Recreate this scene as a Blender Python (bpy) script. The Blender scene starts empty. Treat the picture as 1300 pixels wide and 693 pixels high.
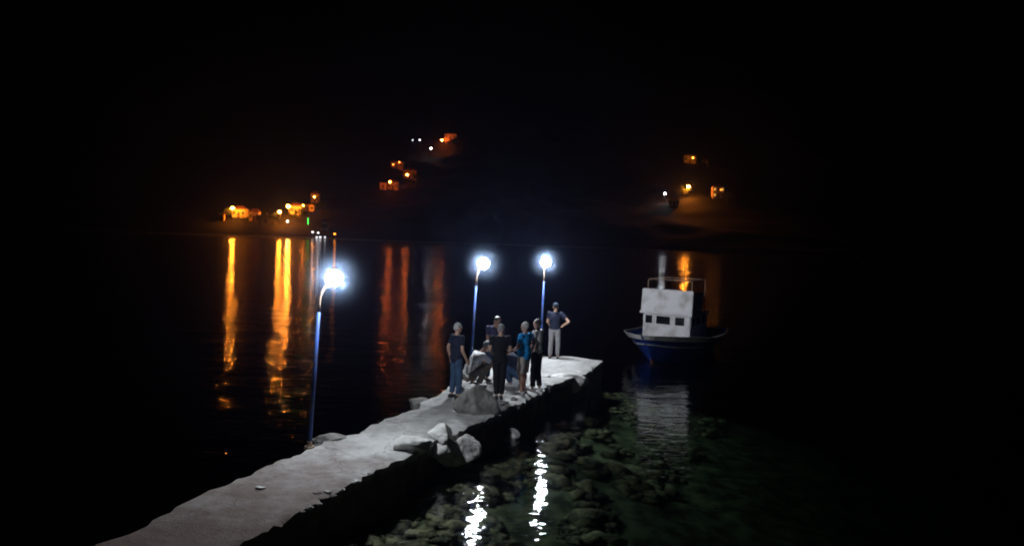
import bpy, bmesh, math, random
from mathutils import Vector, Matrix, noise
R = math.radians
random.seed(7)
S = bpy.context.scene
COL = S.collection

# ------------------------------------------------------------------ camera
CAM_Z, DECK = 4.5, 0.6
PITCH, ROLL, F = math.atan(51.3/1000), R(2.0), 1000.0
Fv = Vector((0, math.cos(PITCH), -math.sin(PITCH)))
U0 = Vector((0, math.sin(PITCH), math.cos(PITCH)))
R0 = Vector((1, 0, 0))
Rv = R0*math.cos(ROLL) + U0*math.sin(ROLL)
Uv = U0*math.cos(ROLL) - R0*math.sin(ROLL)
cd = bpy.data.cameras.new('camera'); cam = bpy.data.objects.new('camera', cd); COL.objects.link(cam)
m = Matrix.Identity(4)
for i in range(3):
    m[i][0], m[i][1], m[i][2] = Rv[i], Uv[i], -Fv[i]
m[2][3] = CAM_Z
cam.matrix_world = m
cd.sensor_width = 36; cd.lens = 36*F/1300
cd.clip_start = 0.1; cd.clip_end = 4000
cd.dof.use_dof = True; cd.dof.focus_distance = 4.0; cd.dof.aperture_fstop = 3.4
S.camera = cam
S.render.resolution_x, S.render.resolution_y = 1024, 545

def ray(px, py): return Fv + Rv*((px-650)/F) + Uv*((346.5-py)/F)
def P(px, py, z=DECK):
    d = ray(px, py); t = (z-CAM_Z)/d.z
    return Vector((d.x*t, d.y*t, z))
def atY(px, py, Y):
    d = ray(px, py); t = Y/d.y
    return Vector((d.x*t, Y, CAM_Z + d.z*t))

# ------------------------------------------------------------------ night sky, exposure
W = bpy.data.worlds.new('World'); S.world = W; W.use_nodes = True
wn, wl = W.node_tree.nodes, W.node_tree.links
bg = wn['Background']
sk = wn.new('ShaderNodeTexSky'); sk.sky_type = 'NISHITA'; sk.sun_disc = False
sk.sun_elevation = R(-6); sk.sun_rotation = R(200)
wl.new(sk.outputs[0], bg.inputs[0]); bg.inputs[1].default_value = 0.02
S.view_settings.view_transform = 'Standard'; S.view_settings.look = 'None'
S.view_settings.exposure = 0; S.view_settings.gamma = 1
S.render.engine = 'CYCLES'
C = S.cycles
C.use_denoising = True
try: C.denoiser = 'OPENIMAGEDENOISE'
except Exception: pass
C.use_adaptive_sampling = False
C.max_bounces = 5; C.diffuse_bounces = 2; C.glossy_bounces = 3; C.transmission_bounces = 2
C.volume_bounces = 0; C.transparent_max_bounces = 8
C.sample_clamp_indirect = 4.0; C.sample_clamp_direct = 0
C.caustics_reflective = False; C.caustics_refractive = False
C.use_light_tree = True

# ------------------------------------------------------------------ helpers
def tag(o, label=None, cat=None, group=None, kind=None):
    if label: o['label'] = label
    if cat: o['category'] = cat
    if group: o['group'] = group
    if kind: o['kind'] = kind
    return o
def obj(name, bm, mat, parent=None, smooth=True, loc=None):
    me = bpy.data.meshes.new(name)
    if isinstance(bm, bmesh.types.BMesh):
        bmesh.ops.recalc_face_normals(bm, faces=bm.faces)
        bm.to_mesh(me); bm.free()
    else: me = bm
    me.materials.clear(); me.materials.append(mat)
    for p in me.polygons: p.use_smooth = smooth
    o = bpy.data.objects.new(name, me); COL.objects.link(o)
    if parent: o.parent = parent
    if loc is not None: o.location = loc
    return o
def empty(name, loc, rz=0):
    o = bpy.data.objects.new(name, None); COL.objects.link(o)
    o.location = loc; o.rotation_euler = (0, 0, rz); o.empty_display_size = .2
    return o
def copy_tree(o, parent=None):
    c = o.copy(); COL.objects.link(c)
    if parent: c.parent = parent
    for ch in [x for x in bpy.data.objects if x.parent == o]: copy_tree(ch, c)
    return c
def nz(v, s=1.0, oct=4): return noise.fractal(Vector(v)*s, 1.0, 2.0, oct)

def ell(bm, c, r, rot=None, u=16, v=10):
    M = Matrix.Translation(c) @ (rot.to_4x4() if rot else Matrix.Identity(4)) @ Matrix.Diagonal((*r, 1))
    rings = []
    for j in range(1, v):
        th = math.pi*j/v; rings.append([bm.verts.new(M @ Vector((math.sin(th)*math.cos(2*math.pi*i/u), math.sin(th)*math.sin(2*math.pi*i/u), math.cos(th)))) for i in range(u)])
    tp_, bt = bm.verts.new(M @ Vector((0, 0, 1))), bm.verts.new(M @ Vector((0, 0, -1)))
    for i in range(u):
        k = (i+1) % u; bm.faces.new((tp_, rings[0][i], rings[0][k])); bm.faces.new((bt, rings[-1][k], rings[-1][i]))
        for a, b in zip(rings, rings[1:]): bm.faces.new((a[i], b[i], b[k], a[k]))
def frame(d):
    d = d.normalized(); a = Vector((0, 0, 1)) if abs(d.z) < .9 else Vector((1, 0, 0))
    x = a.cross(d).normalized(); return x, d.cross(x)
def cone(bm, p0, p1, r0, r1, n=14):
    p0, p1 = Vector(p0), Vector(p1); d = p1-p0; x, y = frame(d); rings = []
    for p, r in ((p0, r0), (p1, r1)):
        rings.append([bm.verts.new(p + x*math.cos(2*math.pi*i/n)*r + y*math.sin(2*math.pi*i/n)*r) for i in range(n)])
    for i in range(n):
        j = (i+1) % n; bm.faces.new((rings[0][i], rings[0][j], rings[1][j], rings[1][i]))
    bm.faces.new(list(reversed(rings[0]))); bm.faces.new(rings[1])
def tube(bm, pts, rs, n=12):
    pts = [Vector(p) for p in pts]; rings = []
    if not hasattr(rs, '__len__'): rs = [rs]*len(pts)
    ref = None
    for k, p in enumerate(pts):
        d = (pts[min(k+1, len(pts)-1)]-pts[max(k-1, 0)]).normalized()
        if ref is None: x, y = frame(d)
        else:
            x = (ref - d*ref.dot(d)).normalized(); y = d.cross(x)
        ref = x
        rings.append([bm.verts.new(p + x*math.cos(2*math.pi*i/n)*rs[k] + y*math.sin(2*math.pi*i/n)*rs[k]) for i in range(n)])
    for a, b in zip(rings, rings[1:]):
        for i in range(n):
            j = (i+1) % n; bm.faces.new((a[i], a[j], b[j], b[i]))
    bm.faces.new(list(reversed(rings[0]))); bm.faces.new(rings[-1])
def capsule(bm, p0, p1, r0, r1):
    cone(bm, p0, p1, r0, r1); ell(bm, p0, (r0,)*3); ell(bm, p1, (r1,)*3)
def box(bm, c, s, rot=None, bev=0.0):
    b2 = bmesh.new()
    bmesh.ops.create_cube(b2, size=1, matrix=Matrix.Translation(c) @ (rot.to_4x4() if rot else Matrix.Identity(4)) @ Matrix.Diagonal((*s, 1)))
    if bev: bmesh.ops.bevel(b2, geom=b2.edges[:], offset=bev, segments=2, affect='EDGES')
    me = bpy.data.meshes.new('t'); b2.to_mesh(me); b2.free(); bm.from_mesh(me); bpy.data.meshes.remove(me)

# ------------------------------------------------------------------ materials
def newmat(name):
    m = bpy.data.materials.new(name); m.use_nodes = True
    return m, m.node_tree.nodes, m.node_tree.links, m.node_tree.nodes['Principled BSDF']
def mat(name, c1, c2=None, rough=.7, scale=6, bump=0.0, bscale=30, metal=0, spec=.4, detail=5, lo=.35, hi=.65):
    m, n, l, b = newmat(name)
    b.inputs['Roughness'].default_value = rough; b.inputs['Metallic'].default_value = metal
    b.inputs['Specular IOR Level'].default_value = spec
    tc = n.new('ShaderNodeTexCoord')
    c2 = c2 or tuple(x*.75 for x in c1)
    t = n.new('ShaderNodeTexNoise'); t.inputs['Scale'].default_value = scale; t.inputs['Detail'].default_value = detail
    l.new(tc.outputs['Object'], t.inputs['Vector'])
    r = n.new('ShaderNodeValToRGB'); r.color_ramp.elements[0].position = lo; r.color_ramp.elements[1].position = hi
    r.color_ramp.elements[0].color = (*c2, 1); r.color_ramp.elements[1].color = (*c1, 1)
    l.new(t.outputs['Fac'], r.inputs[0]); l.new(r.outputs[0], b.inputs['Base Color'])
    if bump:
        t2 = n.new('ShaderNodeTexNoise'); t2.inputs['Scale'].default_value = bscale; t2.inputs['Detail'].default_value = 6
        l.new(tc.outputs['Object'], t2.inputs['Vector'])
        bp = n.new('ShaderNodeBump'); bp.inputs['Distance'].default_value = bump; bp.inputs['Strength'].default_value = 1
        l.new(t2.outputs['Fac'], bp.inputs['Height']); l.new(bp.outputs[0], b.inputs['Normal'])
    return m
def emit(name, col, strength):
    m, n, l, b = newmat(name)
    b.inputs['Base Color'].default_value = (*[x*.8 for x in col], 1)
    b.inputs['Emission Color'].default_value = (*col, 1); b.inputs['Emission Strength'].default_value = strength
    return m

def halo_mat(name, col, dens):  # added glow volume round a lamp, thinning outward; no part of the fitting
    m = bpy.data.materials.new(name); m.use_nodes = True; n = m.node_tree.nodes; n.remove(n['Principled BSDF'])
    v = n.new('ShaderNodeVolumeScatter'); v.inputs['Color'].default_value = (*col, 1); v.inputs['Density'].default_value = dens
    l = m.node_tree.links; tc = n.new('ShaderNodeTexCoord'); ln = n.new('ShaderNodeVectorMath'); ln.operation = 'LENGTH'; l.new(tc.outputs['Object'], ln.inputs[0])
    mr = n.new('ShaderNodeMapRange'); mr.inputs[1].default_value = 0; mr.inputs[2].default_value = .85; mr.inputs[3].default_value = 1; mr.inputs[4].default_value = 0; l.new(ln.outputs['Value'], mr.inputs[0])
    pw = n.new('ShaderNodeMath'); pw.operation = 'POWER'; pw.inputs[1].default_value = 4.5; l.new(mr.outputs[0], pw.inputs[0])
    mu = n.new('ShaderNodeMath'); mu.operation = 'MULTIPLY'; mu.inputs[1].default_value = dens; l.new(pw.outputs[0], mu.inputs[0]); l.new(mu.outputs[0], v.inputs['Density'])
    l.new(v.outputs[0], n['Material Output'].inputs['Volume']); return m
HALO = halo_mat('added lamp halo', (.5, .7, 1), .24)

def concrete_mat():
    m, n, l, b = newmat('pier concrete')
    b.inputs['Roughness'].default_value = .85; b.inputs['Specular IOR Level'].default_value = .3
    g = n.new('ShaderNodeNewGeometry')
    def N(s, d=6, rough=.6):
        t = n.new('ShaderNodeTexNoise'); t.inputs['Scale'].default_value = s; t.inputs['Detail'].default_value = d
        t.inputs['Roughness'].default_value = rough; l.new(g.outputs['Position'], t.inputs['Vector']); return t
    big, mid, fine = N(.7), N(3.5, 8, .7), N(40, 4)
    r = n.new('ShaderNodeValToRGB'); e = r.color_ramp.elements
    e[0].position = .33; e[0].color = (.17, .16, .155, 1); e[1].position = .60; e[1].color = (.50, .495, .49, 1)
    mx = n.new('ShaderNodeMath'); mx.operation = 'ADD'
    s1 = n.new('ShaderNodeMath'); s1.operation = 'MULTIPLY'; s1.inputs[1].default_value = .55
    s2 = n.new('ShaderNodeMath'); s2.operation = 'MULTIPLY'; s2.inputs[1].default_value = .5
    l.new(big.outputs['Fac'], s1.inputs[0]); l.new(mid.outputs['Fac'], s2.inputs[0])
    l.new(s1.outputs[0], mx.inputs[0]); l.new(s2.outputs[0], mx.inputs[1]); l.new(mx.outputs[0], r.inputs[0])
    # cracks
    vo = n.new('ShaderNodeTexVoronoi'); vo.feature = 'DISTANCE_TO_EDGE'; vo.inputs['Scale'].default_value = .55
    wv = n.new('ShaderNodeVectorMath'); wv.operation = 'ADD'
    l.new(g.outputs['Position'], wv.inputs[0]); l.new(N(2.2, 5).outputs['Color'], wv.inputs[1]); l.new(wv.outputs[0], vo.inputs['Vector'])
    cr = n.new('ShaderNodeValToRGB'); cr.color_ramp.elements[0].color = (.35, .33, .3, 1); cr.color_ramp.elements[1].position = .012; cr.color_ramp.elements[0].position = .002
    l.new(vo.outputs['Distance'], cr.inputs[0])
    mm = n.new('ShaderNodeMix'); mm.data_type = 'RGBA'; mm.blend_type = 'MULTIPLY'; mm.inputs[0].default_value = .7
    l.new(r.outputs[0], mm.inputs[6]); l.new(cr.outputs[0], mm.inputs[7])
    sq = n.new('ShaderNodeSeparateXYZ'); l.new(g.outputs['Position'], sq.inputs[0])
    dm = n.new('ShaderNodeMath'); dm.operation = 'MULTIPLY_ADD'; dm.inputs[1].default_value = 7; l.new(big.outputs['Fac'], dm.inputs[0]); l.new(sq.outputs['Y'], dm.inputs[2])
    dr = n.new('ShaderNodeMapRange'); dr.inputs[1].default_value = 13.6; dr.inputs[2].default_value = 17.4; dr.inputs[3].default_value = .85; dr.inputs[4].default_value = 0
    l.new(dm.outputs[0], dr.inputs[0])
    md = n.new('ShaderNodeMix'); md.data_type = 'RGBA'; l.new(dr.outputs[0], md.inputs[0]); l.new(mm.outputs[2], md.inputs[6]); md.inputs[7].default_value = (.15, .085, .068, 1)  # near-end dirt tint, with lamplight falloff and faint red light painted in
    # the tide-stained face: weed and rust below the deck edge
    sp = n.new('ShaderNodeSeparateXYZ'); l.new(g.outputs['Position'], sp.inputs[0])
    mr = n.new('ShaderNodeMapRange'); mr.inputs[1].default_value = .42; mr.inputs[2].default_value = .59; mr.inputs[3].default_value = 1; mr.inputs[4].default_value = 0
    a2 = n.new('ShaderNodeMath'); a2.operation = 'MULTIPLY_ADD'; a2.inputs[1].default_value = .12
    l.new(mid.outputs['Fac'], a2.inputs[0]); l.new(sp.outputs['Z'], a2.inputs[2])
    sb = n.new('ShaderNodeMath'); sb.operation = 'SUBTRACT'; sb.inputs[1].default_value = .06
    l.new(a2.outputs[0], sb.inputs[0]); l.new(sb.outputs[0], mr.inputs[0])
    st = n.new('ShaderNodeValToRGB'); st.color_ramp.elements[0].color = (.06, .045, .035, 1); st.color_ramp.elements[1].color = (.22, .14, .10, 1)
    st.color_ramp.elements[0].position = .4; st.color_ramp.elements[1].position = .65
    l.new(mid.outputs['Fac'], st.inputs[0])
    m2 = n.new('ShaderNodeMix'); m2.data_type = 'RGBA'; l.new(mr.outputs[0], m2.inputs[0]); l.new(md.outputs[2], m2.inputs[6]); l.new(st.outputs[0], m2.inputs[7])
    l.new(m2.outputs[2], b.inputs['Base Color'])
    b1 = n.new('ShaderNodeBump'); b1.inputs['Distance'].default_value = .05; l.new(mid.outputs['Fac'], b1.inputs['Height'])
    b2 = n.new('ShaderNodeBump'); b2.inputs['Distance'].default_value = .006; l.new(fine.outputs['Fac'], b2.inputs['Height']); l.new(b1.outputs[0], b2.inputs['Normal'])
    l.new(b2.outputs[0], b.inputs['Normal'])
    return m

def water_mat():
    m, n, l, b = newmat('sea water'); n.remove(b)
    out = n['Material Output']
    g = n.new('ShaderNodeNewGeometry'); sp = n.new('ShaderNodeSeparateXYZ'); l.new(g.outputs['Position'], sp.inputs[0])
    mp = n.new('ShaderNodeMapping'); mp.inputs['Rotation'].default_value = (0, 0, R(4)); mp.inputs['Scale'].default_value = (.62, 1.1, 1)
    l.new(g.outputs['Position'], mp.inputs[0])
    bumps = []
    def N(s, d, dist):
        t = n.new('ShaderNodeTexNoise'); t.inputs['Scale'].default_value = s; t.inputs['Detail'].default_value = d
        t.inputs['Roughness'].default_value = .45; t.inputs['Distortion'].default_value = .4
        l.new(mp.outputs[0], t.inputs['Vector'])
        bp = n.new('ShaderNodeBump'); bp.inputs['Distance'].default_value = dist; l.new(t.outputs['Fac'], bp.inputs['Height'])
        bumps.append((bp, dist)); return bp
    # the side sheltered by the pier is calmer than the open bay
    pl = n.new('ShaderNodeMath'); pl.operation = 'MULTIPLY_ADD'; pl.inputs[1].default_value = -.42; l.new(sp.outputs['Y'], pl.inputs[0]); l.new(sp.outputs['X'], pl.inputs[2])
    op = n.new('ShaderNodeMapRange'); op.interpolation_type = 'SMOOTHSTEP'; op.inputs[1].default_value = -12; op.inputs[2].default_value = -8; op.inputs[3].default_value = 1.35; op.inputs[4].default_value = .9
    l.new(pl.outputs[0], op.inputs[0])
    b1 = N(.5, 1, .035); b0 = N(1.9, 1, .014); b2 = N(6.5, 2, .0105)
    for bp_, d_ in bumps:
        mu = n.new('ShaderNodeMath'); mu.operation = 'MULTIPLY'; mu.inputs[1].default_value = d_; l.new(op.outputs[0], mu.inputs[0]); l.new(mu.outputs[0], bp_.inputs['Distance'])
    l.new(b1.outputs[0], b0.inputs['Normal']); l.new(b0.outputs[0], b2.inputs['Normal'])
    # open water further out is ruffled too finely to resolve: rougher
    mr = n.new('ShaderNodeMapRange'); mr.interpolation_type = 'SMOOTHSTEP'
    mr.inputs[1].default_value = 40; mr.inputs[2].default_value = 200; mr.inputs[3].default_value = .035; mr.inputs[4].default_value = .085
    l.new(sp.outputs['Y'], mr.inputs[0])
    gl = n.new('ShaderNodeBsdfGlossy'); gl.inputs['Color'].default_value = (1, 1, 1, 1)
    l.new(mr.outputs[0], gl.inputs['Roughness']); l.new(b2.outputs[0], gl.inputs['Normal'])
    tr = n.new('ShaderNodeBsdfTransparent'); tr.inputs[0].default_value = (.96, .98, .97, 1)
    fr = n.new('ShaderNodeFresnel'); io = n.new('ShaderNodeMapRange'); io.inputs[3].default_value = 1.33; io.inputs[4].default_value = 1/1.33   # same reflectance seen from either side
    l.new(g.outputs['Backfacing'], io.inputs[0]); l.new(io.outputs[0], fr.inputs[0]); l.new(b2.outputs[0], fr.inputs['Normal'])
    mx = n.new('ShaderNodeMixShader'); l.new(fr.outputs[0], mx.inputs[0]); l.new(tr.outputs[0], mx.inputs[1]); l.new(gl.outputs[0], mx.inputs[2])
    l.new(mx.outputs[0], out.inputs['Surface'])
    ab = n.new('ShaderNodeVolumeAbsorption'); ab.inputs['Color'].default_value = (.44, .55, .47, 1); ab.inputs['Density'].default_value = .62; l.new(ab.outputs[0], out.inputs['Volume'])
    return m

def terrain_mat():
    m, n, l, b = newmat('sea bed and scrub hillside')
    b.inputs['Roughness'].default_value = .9; b.inputs['Specular IOR Level'].default_value = .2
    g = n.new('ShaderNodeNewGeometry'); sp = n.new('ShaderNodeSeparateXYZ'); l.new(g.outputs['Position'], sp.inputs[0])
    def ramp(s, c1, c2):
        t = n.new('ShaderNodeTexNoise'); t.inputs['Scale'].default_value = s; t.inputs['Detail'].default_value = 6; l.new(g.outputs['Position'], t.inputs['Vector'])
        r = n.new('ShaderNodeValToRGB'); r.color_ramp.elements[0].position = .38; r.color_ramp.elements[1].position = .62
        r.color_ramp.elements[0].color = (*c1, 1); r.color_ramp.elements[1].color = (*c2, 1); l.new(t.outputs['Fac'], r.inputs[0]); return r
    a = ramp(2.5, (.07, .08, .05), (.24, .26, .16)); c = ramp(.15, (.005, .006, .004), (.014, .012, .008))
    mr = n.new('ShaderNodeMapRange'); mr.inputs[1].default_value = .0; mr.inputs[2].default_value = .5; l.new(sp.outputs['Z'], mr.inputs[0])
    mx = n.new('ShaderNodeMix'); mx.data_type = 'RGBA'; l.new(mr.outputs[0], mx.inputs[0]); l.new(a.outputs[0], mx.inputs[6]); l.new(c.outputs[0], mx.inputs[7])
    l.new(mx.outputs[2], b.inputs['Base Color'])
    return m

CONC, WATER, TERR = concrete_mat(), water_mat(), terrain_mat()
ROCKW = mat('pale limestone', (.74, .73, .72), (.46, .45, .43), .9, 5, .03, 14)
ROCKG = mat('grey brown stone', (.27, .26, .245), (.12, .115, .105), .9, 4, .04, 10)
STONE = mat('weedy submerged stone', (.30, .29, .19), (.05, .055, .035), .85, 4.5, .05, 12, detail=8)
BLUE = mat('blue pole paint', (.016, .065, .28), (.03, .045, .12), .65, 9)
RUST = mat('bare rusty steel', (.35, .27, .21), (.2, .12, .08), .6, 15, metal=.4)
DARKM = mat('dark metal', (.06, .06, .065), (.03, .03, .03), .5, 10)
LAMPE = emit('white lamp globe', (.86, .93, 1.0), 900)
LAMPE2 = emit('dimmer white lamp globe', (.86, .93, 1.0), 620)  # same globe at lower strength, so the near deck gets less light

# ------------------------------------------------------------------ the pier's plan, read off as real points on the deck
Lp = [(150, 678), (260, 626), (330, 593), (385, 571), (450, 548), (520, 519), (556, 500), (597, 474), (650, 458), (686, 452), (725, 452.5)]
Rp = [(300, 690), (380, 648), (430, 621), (480, 595), (545, 562), (600, 538), (645, 517), (688, 498), (701, 488), (742, 475), (764, 458)]
Lw = [P(*p) for p in Lp]; Rw = [P(*p) for p in Rp]
Lw = [Vector((-7.6, 3.0, DECK)), Vector((-6.4, 6.5, DECK))] + Lw
Rw = [Vector((-4.6, 2.2, DECK)), Vector((-4.0, 6.8, DECK))] + Rw
Rw.insert(10, P(693, 487)); Lw.insert(10, P(625, 465))
def seg_dist(p, pts):
    best = (1e9, 0)
    for a, b in zip(pts, pts[1:]):
        ab = (b-a).xy; ap = (p-a).xy; t = max(0, min(1, ap.dot(ab)/ab.length_squared))
        q = ap-ab*t; s = ab.x*ap.y-ab.y*ap.x
        if q.length < best[0]: best = (q.length, -1 if s < 0 else 1)
    return best

# ------------------------------------------------------------------ ground: sea bed, near shore and the hills across the bay, one sheet
def shore_y(x): return 279 + 5*math.sin(x*.021+1) + 3*math.sin(x*.057)
Mid = [(a+b)/2 for a, b in zip(Lw, Rw)]
def ground(x, y):
    if y > 90:
        s = y-shore_y(x)
        if s < 0: return max(-9, s*.25)
        return min(s*.9, 1.2) + max(0, s-2)*.30 - (max(0, s-420)*.2) + nz((x, y, 0), .012)*14*min(1, s/150) + nz((x, y, 3), .09)*1.2*min(1, s/20)
    p = Vector((x, y, 0)); d, sd = seg_dist(p, Mid)
    side = x - .42*y + 9.0
    shallow = -.42 - .24*max(0, d-1.6) - .03*max(0, y-16)
    deep = -.8 - .5*max(0, d-1.0)
    k = max(0, min(1, (side+1.2)/1.6)); z = deep + (shallow-deep)*k*k*(3-2*k)
    if y > 26: z -= (y-26)*.3
    sh = (5.0 - y)*.45 + nz((x, y, 1), .3)*.5    # the bank the photo was taken from
    z = max(z, min(sh, 2.6) - .2) if y < 7 else z
    return max(-9, z) + nz((x, y, 0), 1.1)*.10 + nz((x, y, 5), 3.0)*.05
def axis(lo, dense_lo, dense_hi, hi, step, n):
    a = [lo + (dense_lo-lo)*(1-(1-i/n)**2.2) for i in range(n)]
    k = int((dense_hi-dense_lo)/step); a += [dense_lo+(dense_hi-dense_lo)*i/k for i in range(k)]
    a += [dense_hi + (hi-dense_hi)*(i/n)**2.2 for i in range(n+1)]
    return a
xs = axis(-900, -11, 14, 900, .16, 90); ys = axis(-60, 6, 30, 250, .16, 30)[:-1] + [250+2.5*i for i in range(120)] + [550+30*i for i in range(15)]
bm = bmesh.new(); g = [[bm.verts.new((x, y, ground(x, y))) for x in xs] for y in ys]
for j in range(len(ys)-1):
    for i in range(len(xs)-1): bm.faces.new((g[j][i], g[j][i+1], g[j+1][i+1], g[j+1][i]))
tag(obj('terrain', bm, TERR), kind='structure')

bm = bmesh.new()
box(bm, (0, 172.5, -4.9), (1780, 455, 9.8))
tag(obj('sea_water', bm, WATER, smooth=False), kind='structure')

# ------------------------------------------------------------------ pier
def subdiv_line(pts, step=.13):
    out = []
    for a, b in zip(pts, pts[1:]):
        k = max(1, int((b-a).length/step))
        out += [a.lerp(b, i/k) for i in range(k)]
    return out+[pts[-1]]
def pair_subdiv(A, B, step=.14):
    oa, ob = [], []
    for i in range(len(A)-1):
        k = max(1, int(max((A[i+1]-A[i]).length, (B[i+1]-B[i]).length)/step))
        for j in range(k): oa.append(A[i].lerp(A[i+1], j/k)); ob.append(B[i].lerp(B[i+1], j/k))
    return oa+[A[-1]], ob+[B[-1]]
A, B = pair_subdiv(Lw, Rw)
bm = bmesh.new(); rows = []
NW = 20; ND = 9
for k, (a, b) in enumerate(zip(A, B)):
    w = (b-a).normalized(); row = []
    ja = nz(a, 1.6)*.10; jb = nz(b, 1.9)*.07 + nz(b, 7)*.06 + (.05 if nz(b, 5) > .25 else 0)
    a2 = a + w*ja; b2 = b + w*jb
    for i in range(ND):      # far wall going up
        z = -2.6 + (DECK-.03+2.6)*i/ND; q = a2.copy(); q.z = z
        q -= w*(.02+.35*max(0, -z)*.4 + .05*nz((q.x, q.y, z), 2.5)); row.append(q)
    for i in range(NW+1):
        t = i/NW; q = a2.lerp(b2, t)
        q.z = DECK + nz((q.x, q.y, 0), .8)*.035 + nz((q.x, q.y, 4), 3)*.012 - (.012+max(0, nz((q.x*2, q.y*2, 9), 2))*.10 if i in (0, NW) else 0)
        row.append(q)
    for i in range(1, ND+1):
        z = DECK-.03 - (DECK-.03+2.6)*i/ND; q = b2.copy(); q.z = z
        q += w*(-.03+.30*max(0, -z)*.4 + .07*nz((q.x, q.y, z), 2.5)); row.append(q)
    rows.append([bm.verts.new(q) for q in row])
for a, b in zip(rows, rows[1:]):
    for i in range(len(a)-1): bm.faces.new((a[i], a[i+1], b[i+1], b[i]))
    for i in (ND, ND+NW): bm.edges.get((a[i], b[i])).smooth = False
bm.faces.new(rows[-1]); bm.faces.new(list(reversed(rows[0])))
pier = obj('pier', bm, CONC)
tag(pier, 'long grey concrete pier running out into the dark water', 'pier')

# ------------------------------------------------------------------ rocks
def rock(loc, size, seed, material, label, cat='rock', group=None, rot=0, sharp=.14, name='boulder', taper=0):
    bm = bmesh.new(); bmesh.ops.create_icosphere(bm, subdivisions=4, radius=1)
    o = Vector((seed*7.3, seed*3.1, seed*1.7))
    planes = []
    rr = random.Random(seed)
    for _ in range(9):
        d = Vector((rr.gauss(0, 1), rr.gauss(0, 1), rr.gauss(0, .8))).normalized(); planes.append((d, rr.uniform(.50, .80)))
    for v in bm.verts:
        c = v.co.copy()
        for d, k in planes:
            t = c.dot(d)
            if t > k: c -= d*(t-k)*.9
        c *= 1 + noise.fractal(c*1.3+o, 1, 2, 4)*sharp + noise.noise(c*7+o)*.02
        k = 1-taper*c.z; v.co = Vector((c.x*size[0]*k, c.y*size[1]*k, c.z*size[2]))
    ob = obj(name, bm, material); ob.location = loc; ob.rotation_euler = (0, 0, rot)
    return tag(ob, label, cat, group)
def on(px, py, z=DECK): return P(px, py, z)
p = on(606, 524); rock(p+Vector((0, .15, .20)), (.48, .40, .42), 3, ROCKG, 'big grey brown boulder standing on the pier in front of the group', rot=.3, sharp=.2, taper=.38)
p = on(600, 505); rock(p+Vector((-.12, .15, .12)), (.28, .28, .26), 5, ROCKW, 'paler rock behind the big boulder, beside the squatting man in white', rot=1)
p = on(525, 571); rock(p+Vector((0, .1, .06)), (.38, .26, .22), 8, ROCKW, 'white rock on the pier edge farthest from the boulder, lowest of its cluster', group='pale rocks on the pier edge', rot=.4)
p = on(560, 558); rock(p+Vector((0, .1, .09)), (.38, .24, .19), 11, ROCKW, 'flat white rock on top of the pier edge cluster, nearest the big boulder', group='pale rocks on the pier edge', rot=2)
p = P(566, 583, .25); rock(p+Vector((0, .15, .12)), (.36, .30, .30), 14, ROCKW, 'broken white rock wedged against the pier wall in the middle of the cluster', group='pale rocks on the pier edge', rot=.9)
p = P(588, 585, .15); rock(p+Vector((0, .1, .16)), (.32, .34, .33), 17, ROCKW, 'rounded pale rock overhanging the water beside the white cluster', group='pale rocks on the pier edge', rot=1.9)
p = P(572, 592, -.1); rock(p+Vector((0, .05, .02)), (.46, .32, .26), 19, ROCKG, 'dark wet rock at the waterline under the white cluster', group='pale rocks on the pier edge')
p = on(545, 573, .5); rock(p, (.10, .10, .10), 23, ROCKG, 'small brown stone between the two white edge rocks', cat='stone')
p = P(649, 556, .0); rock(p+Vector((0, 0, .06)), (.20, .17, .17), 29, ROCKW, 'single pale rock sticking out of the water beside the pier wall')
p = P(506, 606, .0); rock(p+Vector((0, 0, .0)), (.12, .10, .12), 31, ROCKW, 'small pale stone breaking the surface below the edge rocks', cat='stone')
p = P(366, 690, .0); rock(p+Vector((0, .05, .0)), (.26, .12, .10), 37, ROCKW, 'pale slab like rock at the foot of the pier wall', rot=.5)
p = on(404, 566); rock(p+Vector((.03, .45, -.08)), (.42, .26, .19), 41, ROCKG, 'low rounded rock behind the nearest lamp post', rot=.2, sharp=.2)
p = on(548, 511); rock(p+Vector((-.25, .25, -.16)), (.42, .30, .2), 43, ROCKG, 'dark low rock at the pier edge beside the man in jeans', rot=.2)
p = P(722, 492, .35); rock(p+Vector((0, .35, .06)), (.62, .42, .28), 47, ROCKW, 'broad pale rock leaning on the end platform of the pier', group='rocks piled at the platform', rot=-.3)
p = P(740, 489, .3); rock(p+Vector((0, .5, .05)), (.34, .32, .30), 53, ROCKW, 'craggy rock at the outer corner of the platform pile', group='rocks piled at the platform', rot=1.1)
p = P(704, 502, .12); rock(p+Vector((0, .3, .08)), (.12, .12, .30), 59, ROCKW, 'narrow upright pale stone below the platform', group='rocks piled at the platform')
p = P(683, 508, .1); rock(p+Vector((0, .25, 0)), (.34, .28, .3), 61, ROCKG, 'dark rock where the pier wall steps in before the platform', group='rocks piled at the platform')
p = P(757, 480, 0); rock(p+Vector((-.2, .8, -.05)), (.45, .4, .26), 67, ROCKG, 'dark rock in the water under the platform tip')
for i, (px, py, s, lab) in enumerate([(403, 627, .055, 'dark pebble lying near the front edge of the pier'), (416, 625, .05, 'pale chip of stone on the pier edge beside the dark pebble'),
        (330, 620, .06, 'flat pale chip in the middle of the deck before the nearest lamp'), (640, 512, .09, 'grey stone by the feet of the man in black'),
        (676, 489, .07, 'small dark stone by the feet of the man in black trousers')]):
    rock(on(px, py)+Vector((0, 0, .01)), (s*1.5, s, s*.6), 80+i, ROCKW if i in (1, 2) else ROCKG, lab, cat='stone', name='stone')

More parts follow.
